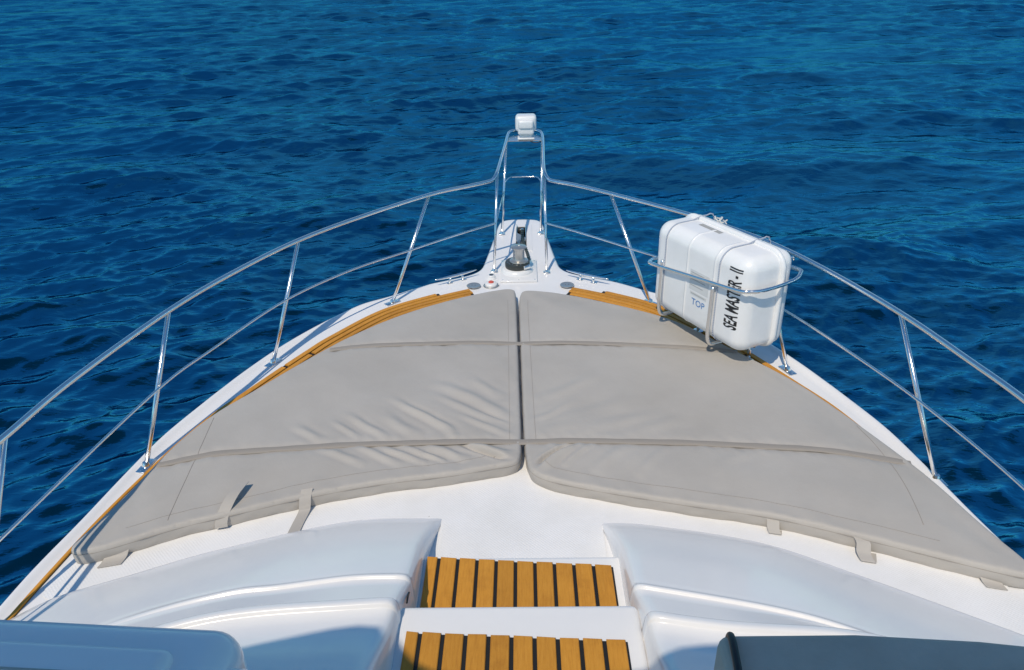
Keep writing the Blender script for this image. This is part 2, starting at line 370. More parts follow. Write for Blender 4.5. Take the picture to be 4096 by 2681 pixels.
def build_deck():
    n = len(EDGE); rows = []
    lip = sheerlip(EDGE[:, 1])
    for d, z, zb in ((.02, -.20, -.16), (.0, -.10, -.11), (-.012, -.075, -.10), (-.014, -.05, -.085), (-.004, -.02, -.06), (.004, .004, -.035), (.016, .017, -.012), (.032, .016, -.002), (.048, .008, .0), (.066, .001, .0), (.085, .0, .0)):
        q = ring(d, 0); q[:, 2] = z*lip+zb*(1-lip); rows.append(q)
    slot = V((.053, 6.46), (.053, 7.05), (-.042, 7.05), (-.042, 6.46)) if False else np.array([(.053, 6.46), (.053, 7.05), (-.042, 7.05), (-.042, 6.46)])
    inner = rows[-1][:, :2]
    W, T = fill(inner, .12, [resample(slot, .05, True)])
    verts = [v for q in rows[:-1] for v in q]+[(x, y, 0.0) for x, y in W]; faces = []
    for i in range(len(rows)-1):
        for j in range(n):
            k = (j+1) % n; faces.append((i*n+j, i*n+k, (i+1)*n+k, (i+1)*n+j))
    b = (len(rows)-1)*n; faces += [tuple(t+b) for t in T]
    deck = mesh('deck', verts, faces, M_gel, yacht); deck.data.set_sharp_from_angle(angle=R(60))
    # anchor slot: a steel-lined box sunk into the bow platform
    x0, x1, y0, y1, zb = -.042, .053, 6.46, 7.05, -.16
    vs = [(x0, y0, .003), (x1, y0, .003), (x1, y1, .003), (x0, y1, .003), (x0, y0, zb), (x1, y0, zb), (x1, y1, zb), (x0, y1, zb)]
    mesh('anchor_slot', vs, [(0, 1, 5, 4), (1, 2, 6, 5), (2, 3, 7, 6), (3, 0, 4, 7), (4, 5, 6, 7)], M_dsteel, yacht, False)
    # raised moulded panel round the slot
    o = np.array([(-.092, 6.42), (.105, 6.42), (.105, 7.10), (-.092, 7.10)]); h = np.array([(-.045, 6.455), (.056, 6.455), (.056, 7.055), (-.045, 7.055)])
    vs = [(x, y, z) for z in (.0, .006) for x, y in np.vstack([o, h])]; fs = []
    for i in range(4):
        k = (i+1) % 4; fs += [(i, k, 8+k, 8+i), (8+i, 8+k, 12+k, 12+i), (12+i, 12+k, 4+k, 4+i)]
    mesh('slot_surround', vs, fs, M_gel, yacht, False)
    # hull below the deck edge
    P = []; t_rows = ((.0, -.19), (.12, -.45), (.3, -.9), (.6, -1.4), (1., -2.1)); hn = len(EDGE)
    for t, z in t_rows:
        q = ring(.022+.02*t, z); y = q[:, 1].copy(); q[:, 1] = y-(np.maximum(y-4.0, 0)*.32+np.maximum(y-6.0, 0)*.55*min(1, t*6))*min(1, t+.12*(t > 0)); q[:, 0] *= (1-.22*t-.25*t*smoothstep(2, 7, y)); P.append(q)
    vs = np.vstack(P); fs = [(i*hn+j, (i+1)*hn+j, (i+1)*hn+(j+1) % hn, i*hn+(j+1) % hn) for i in range(len(P)-1) for j in range(hn)]
    mesh('hull', vs, [f[::-1] for f in fs], M_gel, yacht)
build_deck()

# ------------------------------------------------------------------ cabin trunk, steps, upper mouldings
def lerpx(P, x):
    P = sorted(P); return np.interp(x, [p[0] for p in P], [p[1] for p in P])
L0 = {-1: [(.388, 2.875), (.83, 2.86), (1.39, 2.68), (1.735, 2.525), (2.0, 2.40), (2.13, 2.28)], 1: [(.388, 2.83), (.61, 2.812), (1.09, 2.69), (1.45, 2.49), (1.98, 2.156), (2.13, 2.05)]}
L1 = {-1: [(.43, 2.22), (.66, 2.215), (.93, 2.17), (1.147, 2.14), (1.6, 2.02), (2.13, 1.75)], 1: [(.415, 2.17), (.49, 2.152), (.935, 2.04), (1.28, 1.91), (1.7, 1.72), (2.13, 1.45)]}
L2 = {-1: [(.464, 2.02), (.617, 2.01), (.97, 1.98), (1.31, 1.91), (1.7, 1.78), (2.13, 1.55)], 1: [(.42, 1.97), (.46, 1.95), (.72, 1.90), (1.28, 1.83), (1.7, 1.62), (2.13, 1.3)]}
def soft(P):
    q = catmull(P, 10); return [tuple(p) for p in q]
for D_ in (L0, L1, L2):
    for s in (-1, 1): D_[s] = soft(D_[s])
def trunk_rows(s):
    """rows of (curve y(x), z(x), inner x) from the foredeck back to the flybridge"""
    rows = []
    def fall(x): return 1-.38*smoothstep(1.0, 2.13, x)
    def add(f, zf, xi): rows.append((f, zf, xi))
    l0 = lambda x: lerpx(L0[s], x); l1 = lambda x: lerpx(L1[s], x); l2 = lambda x: lerpx(L2[s], x)
    add(lambda x: l0(x)+.020, lambda x: 0*x-.004, .386)
    add(lambda x: l0(x)+.008, lambda x: 0*x+.005, .387)
    add(lambda x: l0(x)-.006, lambda x: 0*x+.016, .389)
    add(lambda x: l0(x)-.05, lambda x: .046*fall(x), .394)
    f1 = lambda x: smoothstep(1.65, 1.0, x); f2 = lambda x: smoothstep(2.0, 1.3, x)
    for k in (.1, .2, .35, .5, .65, .8, .92, .97):
        add(lambda x, k=k: (l0(x)-.05)*(1-k)+(l1(x)+.016)*k, lambda x, k=k: (.046*(1-k)+.285*k+.010*math.sin(math.pi*k))*fall(x), .394+.038*min(1, k*2.4)**.7)
    for dy, h in ((.013, .0), (.011, .55), (.007, .9), (.001, 1.0), (-.006, .95), (-.011, .6), (-.014, .15), (-.017, .0)):
        add(lambda x, dy=dy: l1(x)+dy, lambda x, dy=dy, h=h: (.287-.25*dy)*fall(x)+.013*h*f1(x), .433)
    for k in (.3, .6, .85, .96):
        add(lambda x, k=k: (l1(x)-.020)*(1-k)+(l2(x)+.020)*k, lambda x, k=k: (.292*(1-k)+.360*k)*fall(x), .434+.014*k)
    for dy, h in ((.016, .0), (.014, .5), (.009, .88), (.001, 1.0), (-.012, 1.0), (-.024, .95), (-.030, .7), (-.033, .25), (-.038, .0)):
        add(lambda x, dy=dy: l2(x)+dy, lambda x, dy=dy, h=h: (.364-.25*dy)*fall(x)+.022*h*f2(x), .450)
    add(lambda x: l2(x)-.09, lambda x: .376*fall(x), .452)
    add(lambda x: l2(x)-.16, lambda x: .395*fall(x), .455)
    add(lambda x: l2(x)-.32, lambda x: .47*fall(x), .46)
    add(lambda x: 0*x+1.30, lambda x: .66+0*x, .46)
    add(lambda x: 0*x+1.0, lambda x: .9+0*x, .46)
    add(lambda x: 0*x+.2, lambda x: .9+0*x, .46)
    return rows
FLOOR_Z = -.02
for s in (-1, 1):
    rows = trunk_rows(s); ncol = 90; verts = []; faces = []
    for f, zf, xi in rows:
        x = np.r_[xi-.004, xi+.004, xi+.014, xi+.03, xi+.05+(2.13-xi-.05)*np.linspace(0, 1, ncol-4)]
        y = f(x); z = np.asarray(zf(x), float)+np.zeros_like(x)
        # rounded shoulder towards the stairwell
        z = z-np.array([.034, .016, .006, .0015]+[0]*(ncol-4))*np.minimum(1, np.maximum(z, 0)/.05)
        xb = min(xi-.006, .424)
        strip = [(s*xb, y[0], FLOOR_Z), (s*(xb-.001), y[0], FLOOR_Z+(z[0]-FLOOR_Z)*.5)]
        verts += strip+[(s*a, b, c) for a, b, c in zip(x, y, z)]
    nc = ncol+2
    for i in range(len(rows)-1):
        for j in range(nc-1):
            q = (i*nc+j, i*nc+j+1, (i+1)*nc+j+1, (i+1)*nc+j); faces.append(q if s < 0 else q[::-1])
    mesh('cabin_trunk', verts, faces, M_gel, yacht)

# non-skid foredeck sheet and stair floor
def build_nonskid():
    pts = [(.386, 2.44)]+[(x, lerpx(L0[1], x)+.005) for x in np.linspace(.386, 2.0, 14)]+[(2.07, 2.3), (2.05, 2.7), (1.93, 3.25), (1.72, 3.8), (1.3, 4.5), (.7, 5.0), (.3, 5.22), (-.3, 5.22), (-.7, 5.0), (-1.3, 4.5), (-1.72, 3.8), (-1.93, 3.25), (-2.06, 2.7), (-2.09, 2.42)]
    pts += [(-x, lerpx(L0[-1], x)+.005) for x in np.linspace(2.03, .386, 14)]+[(-.386, 2.44)]
    W, T = fill(resample(np.array(pts), .05, True), .2)
    mesh('nonskid_panel', [(x, y, .004) for x, y in W], T, M_skid, yacht, False)
build_nonskid()

def step(z, y_front, y_teak, y_back, xl, xr, slope, name):
    """one stair: white fibreglass tread with teak planks on it; slope: how far the right end sits aft of the left"""
    st = rbox(name, ((xl+xr)/2, (y_front+y_back)/2, z-.11), (xr-xl+.10, y_front-y_back, .22), .03, M_gel, yacht, 6)
    base = mesh('caulk_bed', [(xl+.012, y_teak-.004, z+.003), (xr-.012, y_teak-.004-slope, z+.003), (xr-.012, y_back+.02, z+.003), (xl+.012, y_back+.02, z+.003)], [(3, 2, 1, 0)], M_caulk, st, False)
    n = 10; pitch = (xr-xl-.02)/(n-.35); gap = .015
    for i in range(n):
        a = xl+.01+(i-.38)*pitch+gap/2; b = a+pitch-gap
        a = max(a, xl+.01); b = min(b, xr-.01)
        if b-a < .01: continue
        ya = y_teak-slope*(a-xl)/(xr-xl)+random.uniform(-.002, .002); yb = y_teak-slope*(b-xl)/(xr-xl)+random.uniform(-.002, .002)
        yk = y_back+.022; zt = z+.011; c = .003
        # bevelled plank
        bot = [(a, ya), (b, yb), (b, yk), (a, yk)]; top = [(a+c, ya-c), (b-c, yb-c), (b-c, yk+c), (a+c, yk+c)]
        vs = [(x, y, z+.002) for x, y in bot]+[(x, y, zt-c) for x, y in bot]+[(x, y, zt) for x, y in top]
        fs = [(8, 11, 10, 9)]
        for k in range(4):
            l = (k+1) % 4; fs += [(k, 4+k, 4+l, l), (4+k, 8+k, 8+l, 4+l)]
        mesh('plank', vs, fs, M_teak, st, False)
    return st
step(.085, 2.545, 2.535, 1.95, -.420, .406, .065, 'stair_tread')
step(.29, 2.078, 1.945, 1.40, -.418, .388, .045, 'stair_tread')
# details on the left stair wall: dark seal and a round recessed fitting
tube('door_seal', [(-.430, 2.165, .26), (-.429, 2.13, .275), (-.427, 2.09, .285)], .004, M_black, yacht, 8)

# upper helm: console hood, seat, floor, hardtop that throws the shade
con = rbox('console_hood', (-1.575, .74, 1.10), (1.95, 1.0, .24), .07, M_gel, yacht, 8, R(-4))
rbox('instrument_panel', (-1.66, .70, 1.205), (1.90, .90, .08), .03, M_gel, con, 6, R(-4))
tube('panel_gasket', [(-2.4, 1.12, 1.2445), (-1.4, 1.053, 1.245), (-.80, 1.012, 1.245)], .003, M_grey, con, 8)
rbox('console_side', (-.585, .62, 1.055), (.17, .96, .28), .07, M_gel, yacht, 7)
rbox('console_base', (-1.45, .6, .72), (1.7, .7, .6), .05, M_gel, yacht, 4)
rbox('flybridge_floor', (0, -1.9, .82), (4.2, 4.2, .12), .02, M_gel, yacht, 3)
def build_hardtop():
    fr = [(-2.6, -.45), (-2.19, -.17), (-1.69, .05), (-1.27, .17), (-1.21, .03), (-1.10, -.055), (-.62, -.06), (-.36, -.04), (-.24, .06), (.46, .03), (1.3, -.27), (2.1, -.62)]  # out of view; middle notch added so sun reaches the nearer tread
    P = resample(chaikin(np.array(fr+[(2.1, -3.6), (-2.6, -3.6)])[::-1], 3, True), .08, True)
    W, T = fill(P, .5); n = len(P); k = len(W)
    vs = [(x, y, 3.24) for x, y in W]+[(x, y, 3.16) for x, y in W]
    fs = [tuple(t) for t in T]+[tuple(t[::-1]+k) for t in T]+[(i, k+i, k+(i+1) % n, (i+1) % n) for i in range(n)]
    o = mesh('hardtop', vs, fs, M_gel, yacht, False)
    for x in (-1.95, 1.95):
        for y in (-.7, -3.2): tube('hardtop_post', [(x, y-.3, .85), (x, y, 3.17)], .035, M_steel, o)
build_hardtop()

# ------------------------------------------------------------------ teak side strips on the deck
TK = [(.385, 5.665), (.71, 5.49), (1.065, 5.225), (1.36, 4.81), (1.475, 4.60), (1.60, 4.35), (1.718, 4.10), (1.845, 3.825), (1.945, 3.5), (2.005, 3.24), (2.075, 2.9), (2.123, 2.569), (2.155, 2.297), (2.20, 1.8)]
def build_teak():
    for s in (-1, 1):
        P = resample(catmull([(a, b) for a, b in TK], 8), .03); N = normals2d(P, False)   # travelling aft: left normal of a curve going right-aft points outboard
        d = np.r_[0, np.cumsum(np.linalg.norm(np.diff(P, axis=0), axis=1))]; total = d[-1]
        inn = -N; wp = .048; gap = .011
        strip = thing_strip = None
        # black bed
        tw = (1-.5*smoothstep(4.0, 3.2, P[:, 1]))[:, None]
        def off(w): return P+inn*w*tw
        ends = [(.30, total-(.02 if s < 0 else .70)), (.035, total-(1.15 if s < 0 else .9)), (.045, total-1.35), (.06, total-1.5)]
        vs = []; fs = []
        for k in range(4):
            m_ = np.where((d >= ends[k][0]) & (d <= ends[k][1]))[0]; o0, o1 = off(k*wp+(.003 if k == 0 else 0))[m_], off((k+1)*wp)[m_]; b0 = len(vs); n = len(m_)
            vs += [(s*x, y, .003) for x, y in np.vstack([o0, o1])]; fs += [(b0+i, b0+i+1, b0+n+i+1, b0+n+i) for i in range(n-1)]
        bed = mesh('teak_strip', vs, fs if s < 0 else [f[::-1] for f in fs], M_caulk, yacht, False)
        for k in range(4):
            a, b = k*wp+gap/2, (k+1)*wp-gap/2
            d0, d1 = ends[k]
            # each row is laid in lengths
            cuts = [d0, d1] if d1-d0 < 1.6 else [d0, d0+(d1-d0)*(.36+.11*k), d1]
            for c0, c1 in zip(cuts[:-1], cuts[1:]):
                m_ = np.where((d >= c0+.003) & (d <= c1-.003))[0]
                if len(m_) < 3: continue
                A, B = off(a)[m_], off(b)[m_]; n = len(m_); c = .003
                A2, B2 = off(a+c)[m_], off(b-c)[m_]
                vs = []
                for (x0, y0), (x1, y1), (x2, y2), (x3, y3) in zip(A, A2, B2, B):
                    vs += [(s*x0, y0, .002), (s*x0, y0, .009), (s*x1, y1, .012), (s*x2, y2, .012), (s*x3, y3, .009), (s*x3, y3, .002)]
                fs = [(i*6+j, i*6+j+1, (i+1)*6+j+1, (i+1)*6+j) for i in range(n-1) for j in range(5)]+[(0, 5, 4, 3, 2, 1), tuple(range((n-1)*6, n*6))]
                if s > 0: fs = [f[::-1] for f in fs]
                mesh('plank', vs, fs, M_teak, bed, False)
build_teak()

# ------------------------------------------------------------------ sun pads
CL = [(-.05, 5.44), (-.32, 5.345), (-.665, 5.145), (-.95, 4.915), (-1.205, 4.625), (-1.43, 4.285), (-1.625, 3.955), (-1.79, 3.70), (-1.895, 3.37), (-1.935, 3.10), (-1.99, 2.84), (-2.035, 2.675), (-2.045, 2.64),
      (-2.035, 2.605), (-2.0, 2.59), (-1.90, 2.61), (-1.615, 2.765), (-1.376, 2.85), (-1.072, 2.97), (-.681, 3.08), (-.357, 3.127), (-.17, 3.18), (-.03, 3.21), (.0, 3.26), (.002, 3.45), (-.009, 3.93), (-.019, 4.48), (-.035, 5.30)]
CR = [(.03, 5.40), (.32, 5.315), (.63, 5.15), (1.085, 4.855), (1.37, 4.41), (1.635, 4.03), (1.78, 3.715), (1.915, 3.36), (2.025, 3.05), (2.10, 2.68), (2.17, 2.47),
      (2.16, 2.385), (2.02, 2.43), (1.636, 2.60), (1.369, 2.715), (1.155, 2.80), (.806, 2.88), (.402, 2.99), (.14, 3.075), (.055, 3.14), (.03, 3.22), (.018, 3.40), (.009, 3.93), (.000, 4.48), (-.015, 5.30)]
def img(P, o, sc_): return P
# folds of the loose cover: list of (polyline, half width, height)
FOLD_L = [([(-.62, 4.02), (-.46, 3.95), (-.30, 3.84), (-.12, 3.68), (-.03, 3.62)], .035, .010), ([(-.56, 3.87), (-.42, 3.79), (-.27, 3.67), (-.11, 3.54)], .03, .008),
          ([(-.80, 3.87), (-.67, 3.74), (-.52, 3.61), (-.41, 3.52), (-.36, 3.44)], .036, .014), ([(-1.02, 3.70), (-.92, 3.60), (-.81, 3.50), (-.73, 3.43)], .03, .010),
          ([(-1.08, 3.62), (-.98, 3.52), (-.88, 3.44)], .028, .008), ([(-1.28, 3.58), (-1.18, 3.49), (-1.08, 3.42)], .028, .008), ([(-.80, 3.68), (-.69, 3.56), (-.57, 3.46)], .03, .009),
          ([(-.32, 4.06), (-.23, 3.96), (-.13, 3.87)], .028, .006), ([(-.38, 3.67), (-.27, 3.59), (-.15, 3.51), (-.06, 3.46)], .026, .009), ([(-.29, 3.72), (-.17, 3.62), (-.06, 3.56)], .024, .007),
          ([(-1.14, 3.36), (-.98, 3.29), (-.82, 3.20)], .024, .008), ([(-.93, 3.38), (-.80, 3.31), (-.64, 3.21)], .024, .010), ([(-.78, 3.38), (-.64, 3.29), (-.50, 3.22)], .023, .010),
          ([(-.67, 3.38), (-.53, 3.30), (-.40, 3.23)], .022, .009), ([(-.55, 3.39), (-.42, 3.32), (-.29, 3.25)], .022, .009), ([(-.35, 3.40), (-.24, 3.32), (-.14, 3.27), (-.05, 3.23)], .014, -.016),
          ([(-.33, 3.42), (-.22, 3.35), (-.11, 3.30), (-.04, 3.28)], .026, .012)]
FOLD_R = [([(.31, 3.38), (.21, 3.31), (.12, 3.24), (.07, 3.18)], .015, -.018), ([(.36, 3.38), (.26, 3.31), (.17, 3.23), (.10, 3.15)], .026, .010), ([(.42, 3.38), (.30, 3.28), (.23, 3.19)], .026, .007), ([(.62, 3.36), (.48, 3.26), (.40, 3.14)], .03, .006), ([(.80, 3.34), (.68, 3.22), (.60, 3.10)], .03, .005), ([(.50, 4.10), (.30, 3.92), (.12, 3.82)], .04, .005), ([(.32, 3.80), (.18, 3.66), (.06, 3.60)], .03, .005), ([(1.25, 3.30), (1.05, 3.18), (.98, 3.02)], .035, .004),
          ([(.60, 3.66), (.38, 3.57), (.15, 3.48)], .04, .006), ([(.85, 3.64), (.56, 3.56), (.28, 3.47)], .04, .006), ([(.95, 3.60), (.62, 3.47)], .04, .005), ([(.70, 3.82), (.45, 3.68), (.17, 3.55)], .045, .005)]
def strap_y(k, x):
    x = np.asarray(x, float)
    if k == 0: return np.interp(x, [-1.35, -1.17, -.745, 0, .54, 1.33, 1.42], [4.44, 4.485, 4.505, 4.518, 4.475, 4.375, 4.35])
    return np.interp(x, [-1.93, -1.85, -1.62, -.945, .02, .886, 1.54, 1.94, 2.02], [3.20, 3.242, 3.305, 3.368, 3.396, 3.351, 3.28, 3.18, 3.15])
PT = .088; PR = .017
def pad_height(P, out, folds):
    d = dist_poly(P, out); t = np.clip(1-d/PR, 0, 1); z = PT-PR+PR*np.sqrt(np.maximum(0, 1-t*t))
    z += .014*smoothstep(0, .30, d)
    e = smoothstep(0, .09, d)
    for k in (0, 1): z -= e*.010*np.exp(-((P[:, 1]-strap_y(k, P[:, 0]))/.035)**2)
    z += e*(.0035*np.sin(P[:, 0]*5.3+P[:, 1]*2.1)*np.sin(P[:, 1]*6.1-P[:, 0]*1.3)+.0016*np.sin(P[:, 0]*17+1)*np.sin(P[:, 1]*13))
    for k in (0, 1):        # puckers where the straps bite
        dy = P[:, 1]-strap_y(k, P[:, 0]); q = P[:, 0]
        z += e*np.exp(-((np.abs(dy)-.03)/.045)**2)*(.0016*np.sin(q*41+2*np.sin(q*7)+dy*30)+.0012*np.sin(q*87+dy*50+k))*(.35+.65*np.sin(q*3.1+k)**2)
    z += smoothstep(.0, .03, d)*smoothstep(.16, .05, d)*(.0014*np.sin(P[:, 0]*37+P[:, 1]*21)+.001*np.sin(P[:, 0]*71-P[:, 1]*33))*(.4+.6*np.sin(P[:, 0]*4.1+P[:, 1]*2)**2)
    for pl, wd, h in folds:
        pl = catmull(pl, 6); wd = wd*(.62+.5*abs(math.sin(h*977+pl[0][0]*13))); dd = dist_poly(P+.0028*np.c_[np.sin(P[:, 1]*27+P[:, 0]*9), np.sin(P[:, 0]*31-P[:, 1]*8)], pl, False)
        m_ = dd < wd*3
        if m_.any():
            q = P[m_]; s0 = np.linalg.norm(q-pl[0], axis=1); s1 = np.linalg.norm(q-pl[-1], axis=1); L = np.linalg.norm(pl[-1]-pl[0])
            tp = smoothstep(0, .5*L, s0)*(.35+.65*smoothstep(0, .25*L, s1))
            # an asymmetric ridge with a small trough beside it
            z[m_] += e[m_]*h*1.25*tp*(np.exp(-(dd[m_]/wd)**2)-.35*np.exp(-((dd[m_]-wd*1.4)/(wd*.8))**2))
    return z
def surf(x, y, out):
    P = np.c_[x, y]; d = dist_poly(P, out); t = np.clip(1-d/PR, 0, 1)
    return PT-PR+PR*np.sqrt(np.maximum(0, 1-t*t))+.014*smoothstep(0, .3, d)
def build_pad(pts, folds, label, tabs):
    out = resample(chaikin(np.array(pts), 3, True), .016, True)
    area = np.sum(out[:, 0]*np.roll(out[:, 1], -1)-np.roll(out[:, 0], -1)*out[:, 1])
    if area < 0: out = out[::-1]
    N = normals2d(out); extra = np.vstack([out[::1]+N*d for d in (.004, .012, .024, .038)])
    ok = inside(extra, out); extra = extra[ok]; extra = extra[dist_poly(extra, out) > .003]
    cc = np.array([-.2, 3.30]) if pts[1][0] < 0 else np.array([.2, 3.24])
    gx, gy = np.meshgrid(np.arange(-.3, .3, .0075), np.arange(-.16, .16, .0068)); G = np.stack([gx.ravel(), gy.ravel()], 1)+cc+rng.normal(0, .0004, (gx.size, 2))
    G = G[inside(G, out)]; G = G[dist_poly(G, out) > .042]; extra = np.vstack([extra, G])
    W, T = fill(out, .0155, extra=extra, skip=lambda Q: (np.abs(Q[:, 0]-cc[0]) < .306) & (np.abs(Q[:, 1]-cc[1]) < .166) & (dist_poly(Q, out) > .034)); z = pad_height(W, out, folds); n = len(out)
    c = out.mean(0); pad = thing('sun_pad', (c[0], c[1], .004), label, 'sun pad', 'sun pads on the foredeck')
    vs = [(x, y, h) for (x, y), h in zip(W, z)]; fs = [tuple(t) for t in T]; k = len(vs)
    s = np.arange(n)*.016
    rows = ((.056, -.001), (.036, -.001), (.018, .001), (.005, .006))
    for zz, ins in rows:
        wob = .0022*np.sin(s*19+zz*60)+.0012*np.sin(s*47+1.3-zz*90)
        q = out+N*(ins+wob)[:, None]; vs += [(x, y, zz) for x, y in q]
    for r in range(len(rows)):
        a = 0 if r == 0 else k+(r-1)*n; b = k+r*n
        fs += [(a+(i+1) % n, a+i, b+i, b+(i+1) % n) for i in range(n)]
    mesh('cover', vs, [f[::-1] for f in fs[len(T):]] if False else fs, M_vinyl, pad)
    # stitched seams: round the rim and set in along the open edges
    def seam(ins, rad, zoff, sel=None):
        q = out+N*ins
        q = q[inside(q, out)] if sel is None else q[sel(q)]
        zz = pad_height(q, out, folds); tube('seam', np.c_[q, zz+zoff], rad, M_seam, pad, 5, closed=sel is None)
    tube('piping', np.c_[out-N*.0005, np.full(n, PT-PR-.006)], .0018, M_vinyl2, pad, 6, True)
    def rear(q):
        j = np.where((q[:, 1] < 3.3) & (np.abs(q[:, 0]) > .12) & (np.abs(q[:, 0]) < 1.85) & (dist_poly(q, np.array([(-2.0, 2.60), (-1.615, 2.765), (-1.072, 2.97), (-.35, 3.127), (-.17, 3.18)]) if pts[1][0] < 0 else np.array([(2.02, 2.43), (1.369, 2.715), (.806, 2.88), (.402, 2.99), (.14, 3.085)]), False) < .16))[0]
        return j
    def gapside(q):
        return np.where((np.abs(q[:, 0]) < .12) & (q[:, 1] > 3.36) & (q[:, 1] < 5.2))[0]
    seam(.085, .0010, .0003, rear); seam(.062, .0010, .0003, gapside)
    sgn = -1 if pts[1][0] < 0 else 1
    ln = np.array([(-1.665, 2.79), (-1.672, 2.85), (-1.69, 3.066), (-1.723, 3.398), (-1.755, 3.66)]) if sgn < 0 else np.array([(1.82, 2.70), (1.86, 2.97), (1.865, 3.25), (1.83, 3.5)]); ln = resample(catmull(ln, 8), .02); ln = ln[inside(ln, out)]
    tube('seam', np.c_[ln, pad_height(ln, out, folds)+.0005], .0013, M_seam, pad, 5)
    for path, wd in tabs:      # hanging fastening tabs
        P = catmull(path, 8); vs = []; fs = []
        T_ = np.gradient(P, axis=0); T_ /= np.linalg.norm(T_, axis=1)[:, None]
        side = np.array([.97, sgn*-.24, 0.])
        for i, p in enumerate(P):
            nn = np.cross(T_[i], side); nn /= np.linalg.norm(nn)
            for sx, sn in ((-.5, 1), (.5, 1), (.5, -1), (-.5, -1)):
                vs.append(p+side*wd*sx+nn*.0016*sn)
        for i in range(len(P)-1):
            for j in range(4): fs.append((i*4+j, i*4+(j+1) % 4, (i+1)*4+(j+1) % 4, (i+1)*4+j))
        fs += [(3, 2, 1, 0), tuple(range((len(P)-1)*4, len(P)*4))]
        mesh('fastening_tab', vs, fs, M_vinyl, pad, False)
    return out
outL = build_pad(CL, FOLD_L, 'grey padded sun cushion on the left of the centre gap, with deep creases', [
    ([(-1.375, 3.02, .128), (-1.395, 2.93, .125), (-1.415, 2.86, .095), (-1.43, 2.825, .05), (-1.432, 2.815, .02)], .058),
    ([(-1.055, 3.0, .1), (-1.06, 2.965, .07), (-1.062, 2.945, .035), (-1.065, 2.925, .016), (-1.075, 2.85, .010), (-1.08, 2.77, .012)], .056),
    ([(-1.85, 2.66, .05), (-1.855, 2.635, .02), (-1.86, 2.61, .010), (-1.865, 2.58, .010)], .10)])
outR = build_pad(CR, FOLD_R, 'grey padded sun cushion on the right of the centre gap, beside the life raft', [
    ([(1.17, 2.83, .075), (1.175, 2.795, .06), (1.172, 2.765, .03), (1.178, 2.745, .012), (1.19, 2.775, .008)], .055),
    ([(1.52, 2.665, .07), (1.53, 2.63, .058), (1.525, 2.60, .028), (1.535, 2.56, .012), (1.56, 2.62, .008)], .06),
    ([(2.0, 2.46, .03), (2.005, 2.43, .012), (2.01, 2.40, .010)], .08)])

def build_strap(k, x0, x1, label):
    xs = np.arange(x0, x1, .02); ys = strap_y(k, xs)
    ys = np.convolve(np.r_[[ys[0]]*4, ys, [ys[-1]]*4], np.ones(9)/9, 'valid')
    zl = np.maximum(np.where(inside(np.c_[xs, ys], outL), surf(xs, ys, outL), 0), np.where(inside(np.c_[xs, ys], outR), surf(xs, ys, outR), 0))
    gap = zl < .08; gap &= (np.abs(xs) < .2); zl[gap] = PT-.004
    z = np.maximum(zl, .03)+.0035-.006*smoothstep(.02, .1, np.maximum(zl, 0))
    z = np.convolve(np.r_[[z[0]]*2, z, [z[-1]]*2], np.ones(5)/5, 'valid')
    wd = .021; vs = []; fs = []
    T_ = np.gradient(np.c_[xs, ys], axis=0); T_ /= np.linalg.norm(T_, axis=1)[:, None]; nn = np.c_[-T_[:, 1], T_[:, 0]]
    for i in range(len(xs)):
        wv = wd*(1+.06*math.sin(xs[i]*31+k)+.04*math.sin(xs[i]*11)); e = .0012*math.sin(xs[i]*23)
        for o, h in ((-wv, -.004), (-wv, .001), (-wv*.86, .0035+e), (-wv*.1, .002), (wv*.8, .0045), (wv, .002), (wv, -.004)):
            vs.append((xs[i]+nn[i, 0]*o, ys[i]+nn[i, 1]*o, z[i]+h))
    for i in range(len(xs)-1):
        for j in range(6): fs.append((i*7+j, (i+1)*7+j, (i+1)*7+j+1, i*7+j+1))
    o = mesh('tie_down_strap', vs, fs, M_vinyl2); tag(o, label, 'strap', 'straps across the sun pads')
build_strap(0, -1.32, 1.42, 'narrow grey webbing strap across both cushions, nearer the bow')
build_strap(1, -1.90, 2.0, 'narrow grey webbing strap across both cushions, nearer the steps')

# ------------------------------------------------------------------ bow rail
RZ, MZ = .72, .38
rail = thing('bow_rail', (0, 5.9, 0), 'polished stainless steel bow rail with pulpit around the foredeck', 'railing')
TOP_L = [(-2.172, 1.685), (-2.145, 2.212), (-2.108, 2.591), (-2.061, 3.055), (-1.914, 3.767), (-1.738, 4.285), (-1.476, 4.835), (-1.118, 5.33), (-.697, 5.809), (-.423, 6.014), (-.249, 6.146)]
TOP_R = [(.267, 6.13), (.441, 6.004), (.702, 5.756), (1.194, 5.237), (1.473, 4.866), (1.647, 4.566), (1.81, 4.161), (1.978, 3.602), (2.073, 3.107), (2.131, 2.739), (2.157, 2.212), (2.189, 1.685)]
def z3(P, z): return [(x, y, z) for x, y in P]
path = z3(TOP_L, RZ)+[(-.207, 6.183, .736), (-.183, 6.267, .762), (-.16, 6.53, .785), (-.125, 7.057, .807), (-.11, 7.299, .82), (-.091, 7.405, .831), (-.033, 7.457, .836), (.051, 7.463, .836), (.14, 7.457, .836), (.198, 7.405, .831), (.217, 7.299, .82), (.217, 7.057, .807), (.206, 6.53, .785), (.207, 6.267, .762), (.228, 6.172, .736)]+z3(TOP_R, RZ)
tube('top_rail', catmull(path, 10), .0148, M_steel, rail, 14)
MID_L = [(-2.141, 1.843), (-2.1, 2.348), (-1.947, 3.477), (-1.803, 3.963), (-1.561, 4.614), (-1.23, 5.111), (-.85, 5.489), (-.513, 5.817), (-.205, 6.09)]
MID_R = [(.213, 6.075), (.511, 5.797), (.848, 5.449), (1.228, 5.039), (1.535, 4.568), (1.669, 4.327), (1.843, 3.841), (2.009, 3.28), (2.132, 2.602), (2.17, 1.843)]
